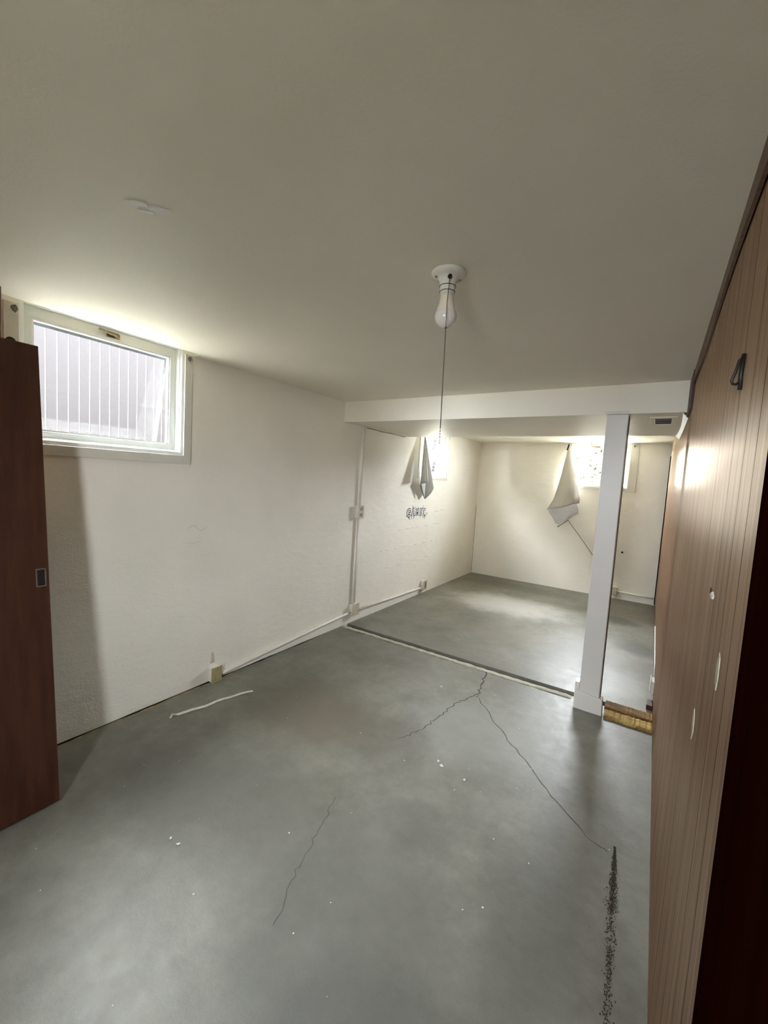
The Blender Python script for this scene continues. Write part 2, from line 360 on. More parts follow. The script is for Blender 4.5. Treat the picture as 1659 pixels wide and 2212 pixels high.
# ceiling, notched over window 1
bm = bmesh.new()
NX, NY0, NY1 = 0.075, 0.60, 1.575
box(bm, NX, XR + 0.2, Y0 - 0.2, L + 0.2, H, H + 0.25)
box(bm, -0.2, NX, Y0 - 0.2, NY0, H, H + 0.25); box(bm, -0.2, NX, NY1, L + 0.2, H, H + 0.25)
box(bm, -0.2, NX, NY0, NY1, HT, H + 0.25)
ce = struct(obj('ceiling', bm, 'ceil'), 'dull white plaster ceiling', 'ceiling')
struct(bx('roof_slab', 'roof', (-T, XR + T, Y0 - T, L + T + 0.35, H + 0.251, H + 0.45)), 'slab over the room, its rear overhang added to cut sky light', 'roof')  # unseen rear overhang added to hold high sky off the end window

# beam / dropped duct soffit
bm = bmesh.new(); box(bm, 0.0, W - 0.004, YB, YB2, HB, H)
struct(obj('ceiling_beam', bm, 'beam', bevel=0.004), 'wide white boxed beam crossing the ceiling', 'beam')

# ------------------------------------------------------------------ right wall of grooved wood panelling
wr = struct(empty('wall_right', (W, 0, 0)), 'glossy brown grooved wood panelling', 'wall')
bx('backing', 'blackwood', (0.010, 0.06, 0.06, L, -0.05, H + 0.3), wr)
random.seed(5)
gy = [0.10, 0.28, 0.47, 0.60, 0.715, 0.84, 0.945, 1.085, 1.32, 1.53, 1.75, 1.94, 2.15, 2.36, 2.56, 2.78, 2.98]
while gy[-1] < L - 0.25: gy.append(gy[-1] + random.choice((0.15, 0.18, 0.2, 0.22)))
gy.append(L - 0.012)
for a, b in zip(gy, gy[1:]):
    bm = bmesh.new(); box(bm, 0.0, 0.0095, a + 0.0017, b - 0.0017, 0.004, H - 0.002)
    uv = bm.loops.layers.uv.new('grain')
    for f in bm.faces:
        for lp in f.loops: lp[uv].uv = (lp.vert.co.y, lp.vert.co.z)
    pk = obj('plank', bm, 'panel', wr); pk.data.materials.append(M['blackwood'])
    for f in pk.data.polygons:
        if abs(f.normal.y) > 0.5: f.material_index = 1
# top board under the ceiling with a gap below it
bm = bmesh.new(); n = 24
top = []
for k in range(n + 1):
    y = 0.45 + (YB - 0.02 - 0.45) * k / n; zb = 2.112 - 0.010 * math.sin(k * 0.5) - 0.03 * max(0, (k / n - 0.6)); bow = 0.001 + 0.004 * abs(math.sin(k * 0.21))
    top.append([bm.verts.new((-bow - 0.006, y, zb)), bm.verts.new((-0.007, y, H)), bm.verts.new((-0.0005, y, H)), bm.verts.new((-0.0005 - bow * 0.5, y, zb))])
for a, b in zip(top, top[1:]):
    for k in range(4): bm.faces.new((a[k], a[(k + 1) % 4], b[(k + 1) % 4], b[k]))
bm.faces.new(top[0]); bm.faces.new(top[-1])
tr = struct(obj('trim_1', bm, 'trimwood'), 'thin brown trim board along the top of the panelling', 'trim'); tr.location = (W, 0, 0)
struct(bx('trim_2', 'darkwood', (W - 0.012, W - 0.0005, 2.80, YB - 0.002, HB - 0.03, H - 0.012)), 'dark upright strip where the panelling meets the beam', 'trim')
struct(bx('shadow_gap_strip', 'blackwood', (W - 0.010, W - 0.0005, L - 0.10, L - 0.006, 0.03, 2.02)), 'dark upright strip painted in for the shadow gap between panelling and end wall', 'trim')  # dark strip in place of the shaded gap where the panelling ends
# doorway casing close on the right
struct(bx('trim_4', 'blackwood', (W - 0.040, W - 0.0005, 0.06, 0.508, 0.0, H), bevel=0.004), 'near-black doorway casing board close beside the camera', 'trim')

# chips in the panelling (bare wood), parts of the wall
def flake(name, mt, pts, parent, t=0.0012, normal=(-1, 0, 0)):
    bm = bmesh.new(); nv = Vector(normal) * t
    a = [bm.verts.new(Vector(p)) for p in pts]; b = [bm.verts.new(Vector(p) + nv) for p in pts]
    bm.faces.new(b); bm.faces.new(a[::-1])
    for k in range(len(pts)):
        j = (k + 1) % len(pts); bm.faces.new((a[k], a[j], b[j], b[k]))
    return obj(name, bm, mt, parent)
flake('bare_wood_chip', 'pchip', [(-0.0004, y, z) for y, z in ((0.925, 1.232), (0.912, 1.226), (0.908, 1.190), (0.918, 1.165), (0.934, 1.172), (0.940, 1.205))], wr)
flake('bare_wood_chip', 'pchip', [(-0.0004, y, z) for y, z in ((1.165, 1.022), (1.150, 1.008), (1.145, 0.972), (1.165, 0.948), (1.172, 0.985), (1.182, 0.995))], wr)
flake('bare_wood_chip', 'vinylw', [(-0.0004, y, z) for y, z in ((1.100, 1.306), (1.080, 1.300), (1.090, 1.292), (1.105, 1.290), (1.125, 1.297))], wr, 0.003)
flake('bare_wood_chip', 'crack', [(-0.0004, y, z) for y, z in ((1.150, 1.306), (1.128, 1.303), (1.135, 1.292), (1.152, 1.294))], wr)

# ------------------------------------------------------------------ post
ps = tag(empty('support_post', (2.262, YB, 0)), 'white square support post under the front of the beam', 'post')
bx('shaft', 'post', (-0.0625, 0.0625, 0.0, 0.055, 0.10, HB - 0.001), ps, 0.004)
bx('rear_stud', 'darkwood', (-0.05, 0.0635, 0.0555, 0.150, 0.0, HB - 0.001), ps, 0.003)
bm = bmesh.new(); box(bm, -0.089, 0.088, -0.016, 0.055, 0.0, 0.118)
for v in bm.verts:
    if v.co.z > 0.1: v.co.x *= 0.95; v.co.z += 0.012 * (1 if v.co.x < 0 else -0.6)
obj('plinth', bm, 'post', ps, bevel=0.004)
bx('filler_strip', 'post', (-0.093, -0.066, 0.02, 0.10, 0.0, 0.175), ps, 0.003)
bx('cap_strip', 'post', (-0.074, 0.068, -0.006, -0.0004, HB - 0.0, HB + 0.018), ps, 0.002)

# ------------------------------------------------------------------ threshold remains
def rough_strip(name, mt, x0, x1, y0, y1, h, seed, parent=None, n=30, jit=0.006):
    random.seed(seed); bm = bmesh.new(); prof = []
    for k in range(n + 1):
        x = x0 + (x1 - x0) * k / n; j = lambda s=1: random.uniform(-jit, jit) * s
        hh = max(0.002, h + j(0.5))
        prof.append([bm.verts.new(p) for p in ((x, y0 + j(), 0.0005), (x, y0 + j() + 0.004, hh), (x, y1 + j() - 0.004, hh), (x, y1 + j(), 0.0005))])
    for a, b in zip(prof, prof[1:]):
        for k in range(4): bm.faces.new((a[k], a[(k + 1) % 4], b[(k + 1) % 4], b[k]))
    bm.faces.new(prof[0]); bm.faces.new(prof[-1])
    return obj(name, bm, mt, parent)
struct(rough_strip('trim_5', 'pale', 0.02, 2.14, 3.205, 3.250, 0.007, 3, n=60, jit=0.004), 'pale strip of residue along the floor channel', 'trim')
tag(rough_strip('rotten_sill_board', 'brownwood', 2.356, W - 0.002, 3.205, 3.315, 0.020, 4, jit=0.0025), 'rough brown rotten sill board between post and panelling', 'sill board')
tag(rough_strip('yellowed_sill_strip', 'yellow', 2.362, W - 0.002, 3.075, 3.180, 0.018, 8, jit=0.006), 'ragged yellowed wood strip on the floor in front of the rotten sill', 'wood strip')
tag(bx('wood_block', 'darkwood', (W - 0.040, W - 0.002, 3.40, 3.50, 0.0, 0.035), bevel=0.003), 'small dark brown wood block on the floor against the panelling', 'wood block')
ob = tag(empty('outlet_box', (W, 3.60, 0)), 'small white outlet box on the panelling just behind the post', 'outlet box')
bx('body', 'conduit', (-0.022, -0.0005, -0.05, 0.05, 0.06, 0.15), ob, 0.003)
bx('cover_plate', 'conduit', (-0.026, -0.0225, -0.06, 0.06, 0.05, 0.16), ob, 0.001)
tag(tb('wall_cable', 'conduit', [(W - 0.006, 3.66, 0.14), (W - 0.005, 3.8, 0.2), (W - 0.007, 4.2, 0.22), (W - 0.005, 4.9, 0.2)], 0.005, n=8), 'thin white cable running along the panelling from the outlet box', 'cable')

# ------------------------------------------------------------------ windows
def window(n, loc, rz, w, z0, z1, label, sash='sash', sw=0.044, awning=True, latch=True, casing=(0.05, 0.05, 0.05), hooks=(), deep=0.045):
    """local x along the wall, y outwards, z up"""
    e = struct(empty('window_%d' % n, loc, rz), label, 'window')
    cl, crr, cb = casing
    ct = min(z1, H) - 0.001
    if cl: bx('casing_board', 'casing', (-cl, 0, -0.012, -0.0005, z0 - cb, ct), e, 0.002)
    if crr: bx('casing_board', 'casing', (w, w + crr, -0.012, -0.0005, z0 - cb, ct), e, 0.002)
    if cb: bx('casing_board', 'casing', (0.0005, w - 0.0005, -0.012, -0.0005, z0 - cb, z0), e, 0.002)
    bm = bmesh.new(); ring(bm, 0.0005, w - 0.0005, z0 + 0.0005, z1 - 0.0005, 0.014, 0.0, 0.115, 0.018, 0.014); fr = obj('frame', bm, 'white', e)
    bm = bmesh.new(); ring(bm, 0.0145, w - 0.0145, z0 + 0.019, z1 - 0.015, 0.012, deep - 0.022, 0.113, 0.012, 0.012); obj('stop_bead', bm, 'white', fr)
    bm = bmesh.new(); ring(bm, 0.020, w - 0.020, z0 + 0.026, z1 - 0.026, sw, deep, deep + 0.036, sw * 0.9, sw * 1.27); sh = obj('sash', bm, sash, e, bevel=0.003)
    bm = bmesh.new(); ring(bm, 0.0205 + sw, w - 0.0205 - sw, z0 + 0.0265 + sw * 0.9, z1 - 0.0265 - sw * 1.27, 0.007, deep + 0.006, deep + 0.030); obj('putty_bead', bm, 'white', sh)
    bx('pane', 'glass', (0.022 + sw, w - 0.022 - sw, deep + 0.017, deep + 0.020, z0 + 0.028 + sw * 0.9, z1 - 0.028 - sw * 1.27), sh)
    if awning:
        hz = z1 - 0.07; hh = hz - (z0 + 0.02)
        bm = bmesh.new(); ring(bm, 0.035, w - 0.035, -hh, 0, 0.020, -0.008, 0.008, 0.016, 0.020)
        a = obj('storm_sash', bm, 'alu', e); a.location = (0, 0.130, hz); a.rotation_euler = (R(13), 0, 0)
        bm = bmesh.new(); box(bm, 0.056, w - 0.056, -0.0015, 0.0015, -hh + 0.017, -0.021); obj('pane', bm, 'glass', a)
    if latch:
        lx = w * latch; lz = z1 - 0.055
        p = bx('latch_plate', 'brass', (lx - 0.016, lx + 0.050, deep - 0.004, deep - 0.0005, lz - 0.014, lz + 0.012), e, 0.002)
        bm = bmesh.new(); tube(bm, [(lx + 0.028, deep - 0.004, lz), (lx + 0.028, deep - 0.022, lz)], 0.011, 12)
        tube(bm, [(lx + 0.030, deep - 0.022, lz), (lx - 0.02, deep - 0.026, lz + 0.004), (lx - 0.062, deep - 0.022, lz + 0.010)], [0.009, 0.007, 0.005], 10)
        obj('handle', bm, 'brass', p, smooth=True)
    for (hx, hz) in hooks:
        bm = bmesh.new(); tube(bm, [(hx, -0.012, hz + 0.012), (hx, -0.030, hz + 0.012), (hx + 0.006, -0.034, hz - 0.004), (hx, -0.028, hz - 0.018), (hx - 0.006, -0.022, hz - 0.010)], 0.0035, 8)
        tube(bm, [(hx, -0.0122, hz + 0.004), (hx, -0.017, hz + 0.004)], 0.013, 12)
        obj('curtain_bracket', bm, 'steel', e, smooth=True)
    return e
window(1, (0, 0.708, 0), R(90), 0.803, 1.568, HT, 'white hopper window beside the dark door, fence boards showing outside', latch=0.50,
       casing=(0.056, 0.049, 0.052), hooks=((-0.018, 2.165), (0.828, 2.165)))
window(2, (0, 4.65, 0), R(90), 0.805, 1.565, 2.18, 'white window half hidden by grey cloth behind the beam', latch=None, casing=(0.05, 0.012, 0.034), sash='white')
window(3, (1.41, L, 0), 0, 0.762, 1.567, 2.195, 'white end wall window with yellow garden light, partly behind the post', latch=0.42, awning=False,
       casing=(0.056, 0.098, 0.040), hooks=((0.80, 2.155),), sash='white', sw=0.030)
window(4, (2.62, Y0, 0), R(180), 0.47, 1.25, 2.0, 'narrow hall window behind the viewpoint', latch=None, awning=False, casing=(0.05, 0.05, 0.05), sash='white')

# ------------------------------------------------------------------ leaning sliding door
dz = 1.965; ang = math.atan2(0.463 - 0.245, dz)
dr = tag(empty('sliding_door', (0.463, 0.706, 0.012)), 'dark red-brown wooden sliding door slab leaning beside the hopper window', 'door')
dr.rotation_euler = (0, -ang, 0)
bm = bmesh.new(); box(bm, -0.034, 0.0, -0.78, 0.0, 0.0, dz / math.cos(ang)); sl = obj('slab', bm, 'darkwood', dr, bevel=0.004)
pz = 0.985
bm = bmesh.new()
for (y0, y1, z0, z1) in ((-0.048, -0.043, -0.034, 0.034), (-0.017, -0.012, -0.034, 0.034), (-0.048, -0.012, -0.039, -0.034), (-0.048, -0.012, 0.034, 0.039)):
    box(bm, 0.0003, 0.003, y0, y1, pz + z0, pz + z1)
fp = obj('flush_pull', bm, 'steel', dr); fp['label'] = 'worn metal flush pull'
bx('recess', 'iron', (0.0003, 0.0012, -0.0425, -0.0175, pz - 0.0335, pz + 0.0335), fp)
bm = bmesh.new(); tube(bm, [(-0.006, -0.09, dz + 0.008), (-0.020, -0.09, dz + 0.008)], 0.017, 16); obj('roller', bm, 'iron', dr, smooth=False)
# brown post it leans on
struct(bx('trim_6', 'trimwood', (0.0005, 0.185, 0.40, 0.603, 0.0, H), bevel=0.004), 'brown timber post in the corner behind the leaning door', 'trim')

# ------------------------------------------------------------------ ceiling lamp with pull chain
def make_lamp(x, y, label, bulb=True):
    e = tag(empty('ceiling_lamp', (x, y, H)), label, 'lamp', 'pull chain ceiling lamps')
    bm = bmesh.new(); lathe(bm, [(0, -0.0005), (0.056, -0.0005), (0.058, -0.006), (0.055, -0.013), (0.046, -0.017), (0.036, -0.021), (0.030, -0.029), (0.027, -0.040), (0.0255, -0.056), (0.0235, -0.072), (0, -0.072)], 0, 0)
    h = obj('lampholder', bm, 'porc', e, smooth=True)
    for z, r in ((-0.047, 0.0268), (-0.064, 0.0252)):
        bm = bmesh.new(); tube(bm, [(r * math.cos(a), r * math.sin(a), z) for a in [2 * math.pi * k / 32 for k in range(33)]], 0.0011, 6, False); obj('groove_ring', bm, 'iron', h, smooth=True)
    for sx, sy in ((-0.030, -0.028), (0.030, 0.028)):
        bm = bmesh.new(); tube(bm, [(sx, sy, -0.017), (sx, sy, -0.0215)], 0.0042, 10); obj('screw', bm, 'steel', h)
    if bulb:
     prof = [(0.0, -0.0725), (0.0215, -0.0725), (0.0222, -0.085), (0.0245, -0.100), (0.0290, -0.116), (0.0325, -0.126)]
     bm = bmesh.new(); lathe(bm, prof, 0, 0); b = obj('bulb_neck', bm, 'bulbp', e, smooth=True)
     gp = [(0.0325, -0.126)] + [(0.0365 * math.cos(a), -0.143 - 0.0365 * math.sin(a)) for a in [R(-27 + 13 * k) for k in range(1, 9)]] + [(0, -0.1795)]
     bm = bmesh.new(); lathe(bm, gp, 0, 0); obj('bulb_globe', bm, 'bulbg', e, smooth=True)
    # pull switch and bead chain on the side towards the door
    dx, dy = 0.022, -0.030
    bm = bmesh.new(); tube(bm, [(0.012, -0.020, -0.026), (dx, dy, -0.028)], 0.0065, 10); tube(bm, [(dx, dy, -0.028), (dx, dy, -0.036)], 0.0045, 10); obj('pull_switch', bm, 'iron', e, smooth=True)
    bm = bmesh.new(); z = -0.036; k = 0
    path = lambda zz: (dx + 0.010 * (abs(zz) / 0.57) + 0.0, dy - 0.014 * min(1.0, abs(zz) / 0.12), zz)
    while z > -0.572:
        p = path(z)
        mtx = Matrix.Translation(p)
        bmesh.ops.create_icosphere(bm, subdivisions=1, radius=0.0017 if z > -0.40 else 0.0021, matrix=mtx)
        if z > -0.515:
            z -= 0.0043
        else:
            z -= 0.0098
    tube(bm, [path(-0.03), path(-0.1), path(-0.12), path(-0.3), path(-0.50), path(-0.568)], 0.0006, 6)
    bmesh.ops.create_icosphere(bm, subdivisions=2, radius=0.0032, matrix=Matrix.Translation(path(-0.197)))
    obj('pull_chain', bm, 'iron', e, smooth=True)
    return e
make_lamp(1.873, 1.300, 'bare bulb in white porcelain ceiling lampholder with bead pull chain')
l2 = make_lamp(1.872, 4.925, 'empty ceiling lampholder of the rear room, its chain hanging before the end window', False)

# torn paint on the ceiling
random.seed(2)
for pts in (((1.268, 0.580), (1.290, 0.592), (1.306, 0.612), (1.298, 0.618), (1.280, 0.600)),
            ((1.262, 0.612), (1.274, 0.628), (1.284, 0.640), (1.280, 0.644), (1.262, 0.624)),
            ((1.300, 0.618), (1.314, 0.630), (1.322, 0.645), (1.314, 0.652), (1.296, 0.640), (1.290, 0.624)),
            ((1.322, 0.642), (1.330, 0.656), (1.326, 0.658), (1.318, 0.646))):
    flake('torn_paint', 'vinylw', [(1.295 + (x - 1.295) * 1.15, 0.62 + (y - 0.62) * 1.15, H - 0.0003) for x, y in pts], ce, 0.0035, (-0.3, 0.5, -1))

# ------------------------------------------------------------------ vent in the beam underside
ve = tag(empty('air_vent', (2.512, 3.43, HB)), 'small metal air register with a dark slot under the beam', 'vent')
bm = bmesh.new(); ring(bm, -0.075, 0.075, -0.19, 0.19, 0.028, 0, 0.006, 0.06, 0.05)
for v in bm.verts: v.co = Vector((v.co.x, v.co.z, -v.co.y - 0.0005))
obj('frame', bm, 'beam', ve, bevel=0.002)
bx('slot', 'iron', (-0.046, 0.046, -0.129, 0.139, -0.0018, -0.0006), ve)
for k in range(3): bx('louvre', 'iron', (-0.046, 0.046, -0.08 + 0.085 * k, -0.070 + 0.085 * k, -0.0045, -0.0019), ve)

# peeling white strip at the panelling / beam corner
bm = bmesh.new(); pr = []
for k in range(13):
    t = k / 12; y = YB + 0.015 + 1.15 * t; z = HB - 0.010 - 0.006 * math.sin(math.pi * t); bow = 0.010 * math.sin(math.pi * t)
    pr.append([bm.verts.new(v) for v in ((W - 0.030 + bow, y, z + 0.004), (W - 0.003, y, z - 0.024), (W - 0.001, y, z - 0.022), (W - 0.028 + bow, y, z + 0.008))])
for a, b in zip(pr, pr[1:]):
    for k in range(4): bm.faces.new((a[k], a[(k + 1) % 4], b[(k + 1) % 4], b[k]))
bm.faces.new(pr[0]); bm.faces.new(pr[-1])
tag(obj('peeling_strip', bm, 'vinylw', smooth=False), 'bowed pale plastic strip peeling off where beam and panelling meet', 'trim strip')

# ------------------------------------------------------------------ conduits and boxes on the left wall
def wall_box(name, label, y, z, sy, sz, d=0.045, plate=True, face='box'):
    e = tag(empty(name, (0, y, z)), label, 'electrical box')
    bx('body', 'conduit', (0.0005, d, -sy / 2, sy / 2, -sz / 2, sz / 2), e, 0.004)
    if plate:
        p = bx('cover_plate', face, (d + 0.0003, d + 0.006, -sy / 2 - 0.004, sy / 2 + 0.004, -sz / 2 - 0.004, sz / 2 + 0.004), e, 0.002)
    return e
CY = 3.385; CX = 0.018
sw = wall_box('switch_box', 'painted switch box halfway up the vertical conduit', CY, 1.152, 0.075, 0.125)
for dz_ in (-0.03, 0.03): bx('socket', 'steel', (0.0515, 0.0535, -0.020, 0.020, dz_ - 0.018, dz_ + 0.018), sw, 0.001)
wall_box('junction_box', 'painted junction box at the foot of the vertical conduit', CY, 0.145, 0.10, 0.11)
oc = wall_box('outlet_box', 'painted outlet box low on the wall below the lettering', 4.93, 0.115, 0.085, 0.12)
bx('socket', 'steel', (0.0515, 0.0535, -0.018, 0.018, -0.04, 0.04), oc, 0.001)
o1 = wall_box('outlet_box', 'yellowed outlet box standing at floor level under the hopper window', 1.775, 0.052, 0.075, 0.10, 0.04, face='boxy')
tag(flake('paint_scar', 'box', [(0.0004, y, z) for y, z in ((1.752, 0.125), (1.785, 0.128), (1.780, 0.165), (1.772, 0.205), (1.758, 0.198), (1.762, 0.160))], None, 0.002, (1, 0, 0)), 'brown scar of torn paint above the yellowed outlet box', 'paint scar')
c = tag(tb('conduit_pipe', 'conduit', [(CX, CY + 0.004, HB - 0.002), (CX, CY + 0.004, 1.215)], 0.0125), 'upper white conduit from the beam down to the switch box', 'pipe')
c = tag(tb('conduit_pipe', 'conduit', [(CX, CY, 1.088), (CX, CY, 0.202)], 0.0135), 'lower white conduit from the switch box down to the junction box', 'pipe')
for zz in (0.62,): 
    bm = bmesh.new(); tube(bm, [(0.001, CY - 0.03, 0), (0.02, CY - 0.018, 0), (0.034, CY, 0), (0.02, CY + 0.018, 0), (0.001, CY + 0.03, 0)], 0.004, 6)
tag(tb('conduit_pipe', 'conduit', [(CX, 1.813, 0.030), (CX, 2.3, 0.060), (CX, 2.9, 0.098), (CX, 3.333, 0.120)], 0.0125), 'long white conduit rising along the wall base under the hopper window', 'pipe')
bm.free()
tag(tb('conduit_pipe', 'conduit', [(CX, 3.437, 0.122), (CX, 4.2, 0.100), (CX, 4.886, 0.085)], 0.0125), 'white conduit along the wall base below the lettering', 'pipe')
# end wall conduit
e = tag(empty('outlet_box', (2.135, L, 0.115)), 'painted outlet box low on the end wall beside the post', 'electrical box')
bx('body', 'conduit', (-0.045, 0.045, -0.045, -0.0005, -0.05, 0.05), e, 0.004); bx('cover_plate', 'box', (-0.048, 0.048, -0.051, -0.0453, -0.053, 0.053), e, 0.002)
tag(tb('conduit_pipe', 'conduit', [(2.181, L - 0.018, 0.110), (2.62, L - 0.018, 0.095)], 0.0125), 'short white conduit low on the end wall', 'pipe')
tag(tb('anchor_bolt', 'iron', [(2.194, L - 0.0005, 0.670), (2.194, L - 0.010, 0.670)], 0.014, n=12), 'small dark anchor bolt in the end wall right of the post', 'bolt')

# wall scars: ridges left by the form boards, corner crack, base gap
random.seed(11)
for (y0, z0, y1, z1) in ((3.95, 0.478, 5.25, 0.497), (3.85, 0.683, 5.30, 0.696), (4.20, 0.905, 5.35, 0.925), (4.90, 1.088, 5.50, 1.112)):
    k = y0
    while k < y1:
        ln = random.uniform(0.08, 0.30); b = min(y1, k + ln); f = lambda t: z0 + (z1 - z0) * (t - y0) / (y1 - y0)
        tb('paint_ridge', 'wallb', [(0.0, k, f(k) + random.uniform(-.003, .003)), (0.001, (k + b) / 2, f((k + b) / 2) + random.uniform(-.004, .004)), (0.0, b, f(b))], [0.002, random.uniform(0.003, 0.006), 0.002], wl2, 6)
        k = b + random.choice((0.0, 0.02, 0.09))
def ribbon(name, mt, pts, widths, parent, nrm=(0, 0, 1), off=0.0006):
    """thin crooked strip lying on a surface (cracks, dirt lines)"""
    bm = bmesh.new(); nrm = Vector(nrm); prev = None
    P = [Vector(p) for p in pts]
    for i, p in enumerate(P):
        d = (P[min(i + 1, len(P) - 1)] - P[max(i - 1, 0)]).normalized(); s = d.cross(nrm).normalized()
        w = widths[i] if isinstance(widths, (list, tuple)) else widths
        a, b = bm.verts.new(p + s * w * random.uniform(.6, 1.2) + nrm * off), bm.verts.new(p - s * w * random.uniform(.6, 1.2) + nrm * off)
        if prev: bm.faces.new((prev[0], prev[1], b, a))
        prev = (a, b)
    return obj(name, bm, mt, parent)
def crooked(pts, n, amp, seed, zfix=0.0):
    random.seed(seed); out = []
    for (a, b) in zip(pts, pts[1:]):
        for k in range(n):
            t = k / n; out.append((a[0] + (b[0] - a[0]) * t + random.uniform(-amp, amp), a[1] + (b[1] - a[1]) * t + random.uniform(-amp, amp), zfix))
    out.append((*pts[-1], zfix)); return out
main = crooked([(1.517, 3.20), (1.545, 3.02), (1.586, 2.824), (1.540, 2.70), (1.503, 2.62), (1.496, 2.447), (1.475, 2.30), (1.456, 2.172), (1.396, 2.027)], 6, 0.012, 1)
ribbon('crack', 'crack', main, [0.0050 * (1 - 0.6 * i / len(main)) for i in range(len(main))], fl)
br = crooked([(1.586, 2.80), (1.649, 2.717), (1.866, 2.488), (2.04, 2.303), (2.226, 2.107), (2.39, 1.964), (2.485, 1.921)], 6, 0.010, 2)
ribbon('crack', 'crack', br, [0.0026 * (1 - 0.4 * i / len(br)) for i in range(len(br))], fl)
ribbon('crack', 'crack', crooked([(1.40, 1.46), (1.437, 1.334), (1.48, 1.2), (1.523, 1.057), (1.59, 0.908)], 7, 0.010, 3), 0.0011, fl)
random.seed(21)
ribbon('base_gap', 'groove', [(0.008, 0.75 + 0.05 * k, 0) for k in range(44)], [0.010 * (0.7 + 0.4 * math.sin(k * 0.7)) for k in range(44)], fl)
ribbon('base_residue', 'yellow', [(0.026 + 0.003 * math.sin(k), 0.75 + 0.05 * k, 0) for k in range(26)], [0.006 * (0.8 + 0.4 * math.sin(k * 1.7)) for k in range(26)], fl, off=0.0004)
ribbon('corner_crack', 'crack', [(0.003 + 0.002 * math.sin(k * 1.9), L - 0.0015, 0.03 + 0.045 * k) for k in range(26)], [0.0035 * (0.6 + 0.5 * math.sin(k * 0.9) ** 2) for k in range(26)], wb, (0, -1, 0))
ribbon('joint_crack', 'crack', [(0.0005, 3.47 + 0.06 * k, HB - 0.006 + 0.002 * math.sin(k)) for k in range(14)], 0.003, wl2, (1, 0, 0))
# scars in the paint of the near wall
ribbon('paint_scar', 'casing', [(0.0, 1.56 + 0.012 * k, 1.10 + 0.02 * math.sin(k * 0.6)) for k in range(12)], 0.0022, wl, (1, 0, 0))
ribbon('paint_scar', 'casing', [(0.0, 1.53 + 0.014 * k, 1.005 + 0.004 * math.sin(k)) for k in range(10)], 0.0018, wl, (1, 0, 0))

# dark mould line near the panelling
random.seed(31); bm = bmesh.new()
for k in range(2600):
    t = random.random() ** 1.3; y = 1.97 - 0.72 * t; wv = 0.002 + 0.013 * min(1, t * 2.5) * (1.0 if t < 0.62 else 0.6)
    if t > 0.45 and random.random() < 0.6: continue
    x = 2.512 + 0.030 * t + random.gauss(0, wv * 0.6); r = random.uniform(0.0008, 0.0026)
    vs_ = [bm.verts.new((x + r * random.uniform(.5, 1.2) * math.cos(a), y + r * random.uniform(.8, 2.0) * math.sin(a), 0.0006 + 0.0004 * random.random())) for a in [j * math.pi / 3 for j in range(6)]]
    bm.faces.new(vs_)
mo = obj('mould_stain', bm, 'mould', fl); mo['kind'] = 'stuff'

# loose strip and paint chips on the floor
random.seed(41)
P = [Vector((0.225, 1.335, 0.010)), Vector((0.222, 1.352, 0.026)), Vector((0.226, 1.372, 0.016))] + [Vector((0.228 + 0.118 * t + 0.008 * math.sin(t * 7), 1.38 + 0.46 * t, 0.010 + 0.006 * math.sin(t * 9) ** 2)) for t in [k / 12 for k in range(13)]]
bm = bmesh.new(); pr = []
for i, p in enumerate(P):
    d = (P[min(i + 1, len(P) - 1)] - P[max(i - 1, 0)]).normalized(); s = d.cross(Vector((0, 0, 1))).normalized(); w = 0.0065 * (1 - 0.55 * max(0, i - 8) / 8); u = Vector((0, 0, 0.0015))
    h = Vector((0, 0, 0.006 * (i > 2)))
    pr.append([bm.verts.new(q) for q in (p + s * w - u, p - s * w - u + h, p - s * w + u + h, p + s * w + u)])
for a, b in zip(pr, pr[1:]):
    for k in range(4): bm.faces.new((a[k], a[(k + 1) % 4], b[(k + 1) % 4], b[k]))
bm.faces.new(pr[0]); bm.faces.new(pr[-1])
for v in bm.verts: v.co.z = max(v.co.z - 0.006, 0.0006)
tag(obj('loose_strip', bm, 'chip', smooth=False), 'thin pale strip with a curled end lying on the floor under the hopper window', 'scrap strip')
def chip(x, y, s, seed, label):
    random.seed(seed); bm = bmesh.new(); n = 7
    a = [bm.verts.new((s * random.uniform(.4, 1.1) * math.cos(2 * math.pi * k / n), s * random.uniform(.4, 1.1) * math.sin(2 * math.pi * k / n), 0.0008)) for k in range(n)]
    b = [bm.verts.new(v.co + Vector((0, 0, random.uniform(0.0015, 0.005)))) for v in a]
    bm.faces.new(a[::-1]); bm.faces.new(b)
    for k in range(n): j = (k + 1) % n; bm.faces.new((a[k], a[j], b[j], b[k]))
    o = tag(obj('paint_chip', bm, 'chip'), label, 'paint chip', 'paint chips on the floor'); o.location = (x, y, 0); o.scale = (0.75, 0.75, 1); return o
chip(1.672, 1.992, 0.014, 1, 'largest white paint chip on the open floor before the crack')
chip(1.702, 1.968, 0.016, 2, 'white paint chip touching the largest chip on its near side')
chip(1.840, 1.947, 0.014, 3, 'flat pale paint chip between the largest chip and the panelling')
chip(1.012, 0.890, 0.010, 4, 'upper of the two chips lying before the leaning door')
chip(1.058, 0.892, 0.012, 5, 'lower of the two chips lying before the leaning door')
chip(1.330, 2.75, 0.013, 6, 'pale paint chip on the floor left of the crack')
chip(1.315, 2.68, 0.010, 7, 'smaller pale chip just in front of the one left of the crack')
chip(1.65, 0.62, 0.016, 8, 'pale chip at the very front edge of the floor')
random.seed(51); bm = bmesh.new()
for k in range(150):
    x, y = random.uniform(0.4, 2.55), random.uniform(0.5, 6.4); r = random.uniform(0.0012, 0.0042)
    bm.faces.new([bm.verts.new((x + r * random.uniform(.5, 1.4) * math.cos(a), y + r * random.uniform(.5, 1.4) * math.sin(a), 0.0012)) for a in [j * math.pi / 2.5 for j in range(5)]])
